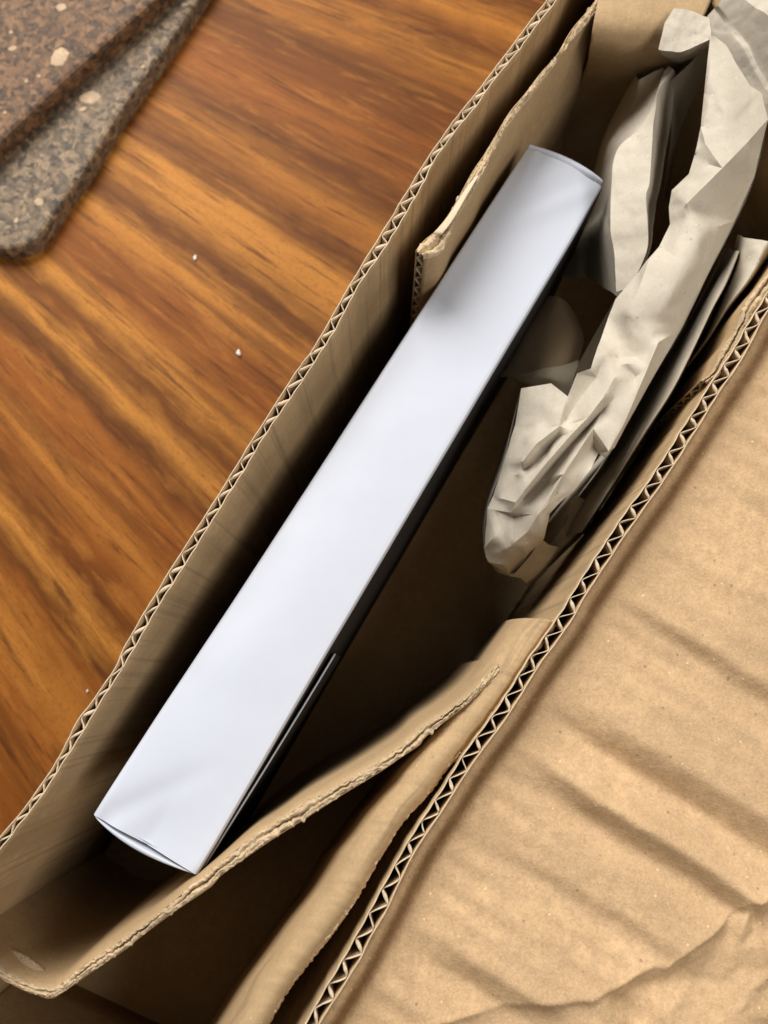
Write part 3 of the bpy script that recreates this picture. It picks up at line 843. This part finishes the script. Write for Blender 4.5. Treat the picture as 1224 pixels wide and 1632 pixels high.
# ------------------------------------------------------------------ packing paper
def paper():
    p = thing("packing_paper", "crumpled grey-brown packing paper stuffed beside the white carton", "packing paper", W(1000, 600, 0.004))
    def sheet(rails, nl=70, nc=40, mode='soft', amp=0.0012, freq=70, seed=0.0, amp2=0.0002, mat=M_paper, hard=()):
        V, F = loft(rails, int(nl*1.3), int(nc*1.4), mode, amp*1.6, freq, seed, amp2*0.6, hard)
        o = mesh_obj("paper_fold", V, F, mat, p)
        o.data.set_sharp_from_angle(angle=R(15))
        return o
    # top right sheet
    sheet([[(1120, 32, .121), (1152, 82, .119), (1180, 128, .117), (1212, 176, .115), (1280, 238, .112)],
           [(1140, 10, .1235), (1176, 60, .1225), (1206, 112, .1205), (1238, 156, .1185), (1310, 215, .1155)],
           [(1146, 6, .125), (1185, 55, .123), (1215, 110, .121), (1250, 150, .119), (1330, 210, .116)],
           [(1165, -30, .128), (1225, 20, .130), (1265, 70, .128), (1305, 120, .125), (1350, 180, .122)],
           [(1190, -110, .124), (1270, -80, .124), (1320, -10, .123), (1360, 60, .122), (1390, 140, .121)]], seed=1.1, amp=.0016)
    # small tab
    sheet([[(1074, 13, .1225), (1105, 17, .1225), (1131, 27, .122)],
           [(1060, 35, .1220), (1095, 45, .122), (1134, 48, .122)],
           [(1050, 77, .1205), (1090, 80, .1205), (1134, 60, .122)],
           [(1062, 96, .102), (1084, 104, .102), (1118, 95, .105)]], 30, 24, 'lin', .0008, 90, 2.2)
    # pocket between the strip and the big sheet
    sheet([[(1136, 57, .117), (1100, 100, .109), (1072, 126, .106), (1060, 138, .104)],
           [(1131, 110, .102), (1104, 150, .092), (1082, 180, .085), (1070, 212, .083)],
           [(1128, 210, .06), (1100, 250, .05), (1070, 290, .045), (1050, 350, .045)]], 30, 24, 'smooth', .0004, 80, 3.1)
    # left strip with its shaded side
    sheet([[(1066, 103, .106), (1056, 119, .107), (1038, 172, .108), (1018, 205, .108), (988, 232, .107), (977, 262, .107), (975, 297, .107), (973, 364, .107), (979, 399, .106), (982, 465, .104)],
           [(1074, 108, .108), (1050, 143, .111), (1046, 167, .112), (1041, 208, .113), (1039, 250, .113), (1036, 290, .113), (1030, 312, .113), (1032, 357, .112), (1031, 399, .110), (1005, 459, .107)],
           [(1082, 122, .10), (1076, 143, .10), (1073, 170, .098), (1069, 202, .094), (1060, 250, .090), (1054, 290, .086), (1046, 325, .085), (1042, 357, .084), (1036, 400, .082), (1006, 470, .08)]],
          80, 30, 'lin', .0009, 65, 4.3)
    # dim lower sheet on the left
    sheet([[(1012, 119, .092), (990, 160, .082), (965, 210, .074), (950, 260, .066), (930, 330, .056), (902, 380, .05), (880, 440, .045)],
           [(1020, 122, .101), (1008, 170, .095), (973, 226, .092), (962, 275, .084), (955, 335, .078), (935, 375, .07), (937, 441, .06)],
           [(1058, 105, .1045), (1036, 178, .1055), (996, 236, .105), (984, 270, .105), (982, 330, .104), (988, 400, .100), (990, 475, .092)],
           [(1075, 110, .095), (1050, 180, .09), (1020, 240, .09), (1010, 270, .088), (1005, 330, .085), (1005, 400, .08), (1000, 475, .075)]],
          60, 30, 'soft', .0018, 60, 5.9, hard=(2,))
    # the big sheet, the long roll running down from it and the crumpled end: one folded sheet
    def facets(pts, outline, creases, seed, name="paper_fold", cuts=4, passes=9, nz=0.00022, skirt=()):
        from mathutils.geometry import delaunay_2d_cdt
        co = [Vector((x, y)) for x, y, z in pts]
        ed = [(outline[i], outline[(i+1) % len(outline)]) for i in range(len(outline))]
        for c in creases: ed += [(c[i], c[i+1]) for i in range(len(c)-1)]
        vo, eo, fo, ov, oe, of = delaunay_2d_cdt(co, ed, [], 1, 1e-5)
        bm = bmesh.new(); vs = []
        for k, v in enumerate(vo):
            if ov[k]: z = pts[ov[k][0]][2]
            else: z = min(pts, key=lambda p: (p[0]-v.x)**2+(p[1]-v.y)**2)[2]
            vs.append(bm.verts.new((v.x*0.001, v.y*0.001, z)))
        for f in fo: bm.faces.new([vs[i] for i in f])
        hard = set()
        for k, (i, j) in enumerate(eo):
            if oe[k]: hard.add(frozenset((i, j)))
        bm.verts.index_update()
        for e in bm.edges: e.seam = frozenset((e.verts[0].index, e.verts[1].index)) in hard
        bmesh.ops.subdivide_edges(bm, edges=list(bm.edges), cuts=cuts, use_grid_fill=True)
        bmesh.ops.triangulate(bm, faces=[f for f in bm.faces if len(f.verts) > 4])
        fixed = set()
        for e in bm.edges:
            if e.seam or e.is_boundary: fixed.update(e.verts)
        free = [v for v in bm.verts if v not in fixed]
        for _ in range(passes):
            new = {v: sum(e.other_vert(v).co.z for e in v.link_edges)/len(v.link_edges) for v in free}
            for v, z in new.items(): v.co.z = z
        for _ in range(2):                  # creases in paper are never knife sharp
            new = {v: 0.72*v.co.z+0.28*sum(e.other_vert(v).co.z for e in v.link_edges)/len(v.link_edges) for v in bm.verts if not v.is_boundary}
            for v, z in new.items(): v.co.z = z
        for v in bm.verts:
            x, y, z = v.co.x*1000, v.co.y*1000, v.co.z
            p = W(x, y, z)
            z += nz*(fbm(p.x*130, p.y*130, seed, 3) + 1.6*crumple(p.x*110, p.y*110, seed)) 
            x += 0.5*mn.noise((x*0.08, y*0.08, seed)); 
            v.co = W(x, y, z)
        bmesh.ops.recalc_face_normals(bm, faces=bm.faces)
        me = bpy.data.meshes.new(name); bm.to_mesh(me); bm.free()
        me.polygons.foreach_set("use_smooth", [True]*len(me.polygons)); me.materials.append(M_paper)
        me.set_sharp_from_angle(angle=R(34))
        o = bpy.data.objects.new(name, me); COL.objects.link(o); attach(o, p_)
        return o
    p_ = p
    pts = []
    def A(x, y, z): pts.append((x, y, z)); return len(pts)-1
    def Q(x, y, z): return A(740+x/2.529, 340+y/2.529, z)
    # left edge, downwards
    tl = [A(1132, 57, .122), A(1122, 149, .119), A(1117, 202, .118), A(1107, 247, .116), A(1098, 277, .115), A(1071, 303, .111), A(1066, 330, .110), A(1068, 357, .111)]
    rl = [Q(785, 135, .112), Q(735, 190, .111), Q(700, 240, .110), Q(610, 345, .108), Q(580, 420, .1075), Q(553, 500, .109)]
    e21, e20, e19, e18 = Q(535, 545, .1140), Q(510, 625, .1135), Q(455, 645, .1125), Q(417, 738, .1100)
    a2, a1 = Q(350, 685, .1055), Q(230, 705, .0985)
    lo = [Q(205, 850, .092), Q(160, 1000, .088), Q(115, 1140, .085), Q(93, 1190, .086), Q(80, 1350, .081), Q(95, 1405, .078), Q(180, 1460, .074), Q(215, 1462, .073)]
    rb = [Q(322, 1310, .094), Q(345, 1210, .103), Q(380, 1170, .105), Q(440, 1120, .107), Q(510, 1030, .1095), Q(540, 968, .1065), Q(566, 984, .1085), Q(582, 958, .1125)]
    rr = [Q(606, 945, .105), Q(650, 860, .105), Q(700, 770, .105), Q(790, 610, .105), Q(880, 460, .105), Q(990, 230, .106), Q(1090, 30, .108)]
    tr = [A(1202, 283, .112), A(1212, 240, .114), A(1224, 190, .118), A(1214, 149, .119), A(1196, 137, .120), A(1175, 104, .121), A(1157, 71, .121), A(1138, 57, .122)]
    outline = tl + rl + [e21, e20, e19, e18, a2, a1] + lo + rb + rr + tr
    # crest between the flat sheet and the roll
    c1 = [A(1190, 228, .1215), A(1151, 268, .1225), A(1095, 324, .1200)]
    creases = [[tr[2]] + c1 + [tl[7]]]
    A(1150, 150, .1235); A(1165, 200, .1240); A(1128, 262, .1195); A(1135, 110, .1225); A(1110, 290, .117)
    k1 = [A(1133, 163, .1205), A(1124, 229, .1195), A(1112, 232, .1165)]
    # ridge near the left edge of the roll, its crest, and the fold to its shaded side
    r1 = [Q(745, 185, .1165), Q(700, 310, .1165), Q(650, 400, .1145)]
    creases += [[rl[0]] + r1]
    for x, y, z in ((930, 90, .1205), (860, 180, .1200), (840, 300, .1190), (800, 400, .1180), (760, 470, .1160), (940, 200, .1165), (890, 330, .1145), (1000, 60, .1165)): Q(x, y, z)
    fold = [Q(782, 520, .1165), Q(740, 620, .1160), Q(690, 740, .1150), Q(640, 855, .1140)]
    creases += [fold + [rb[7]]]
    Q(600, 540, .1085); Q(640, 500, .1105); Q(690, 480, .1145)
    # crease across the foot of the roll, and the small crumples under it
    e22 = Q(570, 575, .1150)
    cr = [Q(620, 585, .1090), Q(690, 577, .1115), Q(740, 555, .1140)]
    creases += [[e21, e22], [e22] + cr + [fold[0]]]
    pk = [Q(625, 612, .1145), Q(665, 605, .1160), Q(690, 660, .1130)]
    creases += [pk]
    # standing strip of the front edge
    st = [Q(530, 660, .1115), Q(470, 740, .1095), Q(408, 832, .1075)]
    creases += [[e22] + st]
    b13 = Q(388, 815, .1110); b12 = Q(384, 857, .1115); b11 = Q(292, 840, .1030); b14 = Q(290, 930, .1095); b15 = Q(236, 1000, .1055); b16 = Q(240, 1035, .1010)
    creases += [[e18, b13, b12, b14, b15, b16], [b11, b12]]
    Q(300, 870, .1065); Q(300, 760, .1025); Q(240, 900, .0985); Q(200, 1060, .0955)
    Q(330, 960, .1025); Q(300, 1000, .1015); Q(370, 905, .1040); Q(430, 850, .1060)
    # long creases of the crumpled end
    c2 = [Q(606, 662, .1165), Q(560, 742, .1155), Q(500, 822, .1145), Q(440, 882, .1135), Q(335, 1002, .1115), Q(262, 1092, .1070), Q(206, 1165, .1015), Q(190, 1207, .0965)]
    creases += [c2]
    v2 = [Q(560, 790, .1110), Q(500, 860, .1085), Q(420, 945, .1065), Q(320, 1062, .1025), Q(240, 1150, .0975)]
    creases += [v2]
    c3 = [Q(520, 868, .1130), Q(400, 1052, .1115), Q(300, 1212, .1045), Q(256, 1282, .0985)]
    creases += [c3]
    Q(610, 740, .1140); Q(600, 850, .1140); Q(350, 1100, .1045); Q(440, 1030, .1110); Q(360, 1150, .1070)
    dm = [Q(478, 922, .1120), Q(520, 938, .1065)]
    creases += [dm + [rb[5]]]
    # lower end
    n1 = Q(190, 1222, .0935)
    creases += [[lo[3], n1, c3[3]]]
    n2 = Q(180, 1345, .0915)
    creases += [[c3[3], n2, lo[5]]]
    n3 = Q(250, 1380, .0870)
    creases += [[rb[0], n3, lo[6]]]
    Q(130, 1290, .0900); Q(240, 1330, .0950); Q(170, 1420, .0830)
    facets(pts, outline, creases, 6.4)
    # shaded underside turned back beneath the roll and the crumpled end
    sheet([[(1224, 200, .112), (1202, 288, .108), (1171, 357, .104), (1130, 435, .101), (1086, 520, .101), (1016, 645, .101), (977, 716, .102), (940, 760, .100), (915, 790, .098), (880, 830, .094)],
           [(1216, 205, .08), (1192, 290, .078), (1160, 357, .075), (1118, 435, .075), (1074, 520, .075), (1004, 645, .075), (964, 716, .075), (928, 760, .074), (905, 790, .072), (870, 835, .07)]], 70, 8, 'lin', .0003, 80, 2.5)
    # brown curl peeping out by the carton
    sheet([[(845, 470, 0.0520), (800, 560, 0.0540), (775, 600, 0.0560)],
           [(868, 471, 0.0640), (838, 540, 0.0660), (812, 600, 0.0680)],
           [(890, 473, 0.0680), (878, 530, 0.0700), (865, 588, 0.0730)],
           [(908, 487, 0.0630), (914, 530, 0.0650), (900, 583, 0.0690)],
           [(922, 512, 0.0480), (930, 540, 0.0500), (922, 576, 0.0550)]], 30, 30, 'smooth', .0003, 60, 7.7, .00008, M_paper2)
    sheet([[(788, 585, 0.0585), (821, 597, 0.0692), (867, 587, 0.0745), (897, 582, 0.0715), (923, 573, 0.0620)],
           [(815, 600, 0.0660), (838, 606, 0.0705), (868, 602, 0.0735), (894, 606, 0.0715), (918, 606, 0.0650)],
           [(835, 610, 0.0620), (850, 615, 0.0670), (870, 613, 0.0700), (892, 624, 0.0680), (912, 638, 0.0620)]], 30, 10, 'smooth', .0004, 120, 8.1)
    # thin upright sheet edge beside the curl
    sheet([[(985, 470, .104), (955, 520, .102), (935, 555, .10), (920, 585, .097), (912, 610, .094)],
           [(992, 474, .098), (962, 526, .096), (942, 562, .094), (926, 592, .09), (916, 616, .088)],
           [(996, 480, .07), (970, 535, .068), (950, 570, .066), (935, 600, .064), (924, 625, .064)]], 30, 12, 'soft', .0004, 80, 8.8)
    # turned-in folds at the very tip
    sheet([[(862, 858, .092), (845, 885, .088), (822, 912, .080), (812, 918, .076)],
           [(875, 868, .090), (858, 890, .088), (840, 914, .081), (830, 921, .076)],
           [(890, 872, .086), (874, 893, .086), (856, 915, .079), (838, 929, .074)],
           [(896, 880, .07), (880, 898, .07), (862, 918, .066), (842, 932, .062)]], 40, 24, 'lin', .0006, 150, 3.3)
    sheet([[(800, 915, .06), (786, 905, .06), (770, 860, .06), (772, 810, .06), (800, 720, .06), (828, 630, .06)],
           [(812, 918, .074), (778, 893, .079), (772, 870, .081), (777, 810, .085), (803, 735, .088), (830, 620, .097)]], 40, 8, 'lin', .0003, 90, 5.3)
    # back layers along the right wall
    sheet([[(1160, 390, .070), (1125, 460, .070), (1085, 530, .070), (1040, 600, .070), (1000, 670, .070), (955, 745, .070), (912, 805, .070), (890, 860, .070)],
           [(1168, 398, .088), (1142, 450, .100), (1118, 495, .100), (1090, 550, .099), (1050, 625, .097), (1004, 700, .094), (940, 790, .088), (900, 855, .080)],
           [(1177, 400, .113), (1157, 450, .113), (1137, 488, .113), (1116, 532, .112), (1074, 617, .110), (1024, 695, .107), (961, 796, .098), (926, 848, .090)],
           [(1185, 405, .07), (1163, 455, .07), (1141, 492, .07), (1120, 536, .07), (1078, 621, .068), (1028, 700, .066), (964, 800, .062), (930, 852, .06)]],
          90, 24, 'soft', .0006, 70, 11.5, hard=(2,))
    sheet([[(910, 787, .085), (905, 825, .082), (890, 850, .08), (868, 880, .076), (828, 918, .07)],
           [(945, 800, .086), (925, 842, .083), (897, 872, .08), (870, 900, .076), (838, 926, .070)],
           [(955, 805, .075), (930, 850, .07), (900, 880, .066), (873, 906, .064), (842, 929, .06)]], 40, 20, 'soft', .0012, 160, 12.7)
    sheet([[(1176, 372, .092), (1166, 420, .090), (1148, 470, .088), (1118, 540, .087), (1090, 580, .086)],
           [(1184, 378, .110), (1176, 424, .106), (1154, 474, .101), (1122, 541, .097), (1093, 580, .092)],
           [(1226, 384, .114), (1199, 440, .112), (1160, 490, .109), (1128, 540, .104), (1096, 582, .098)],
           [(1256, 366, .10), (1208, 444, .08), (1166, 500, .075), (1132, 546, .075), (1098, 590, .075)]], 50, 24, 'soft', .0010, 90, 13.6)
    # dark brown layer deep behind the roll
    sheet([[(1150, 400, .045), (1185, 300, .045), (1222, 200, .045), (1250, 160, .05)],
           [(1190, 400, .06), (1208, 330, .066), (1236, 260, .05), (1270, 200, .05)],
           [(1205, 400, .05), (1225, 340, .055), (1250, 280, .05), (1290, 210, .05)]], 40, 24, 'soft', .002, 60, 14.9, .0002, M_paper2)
paper()
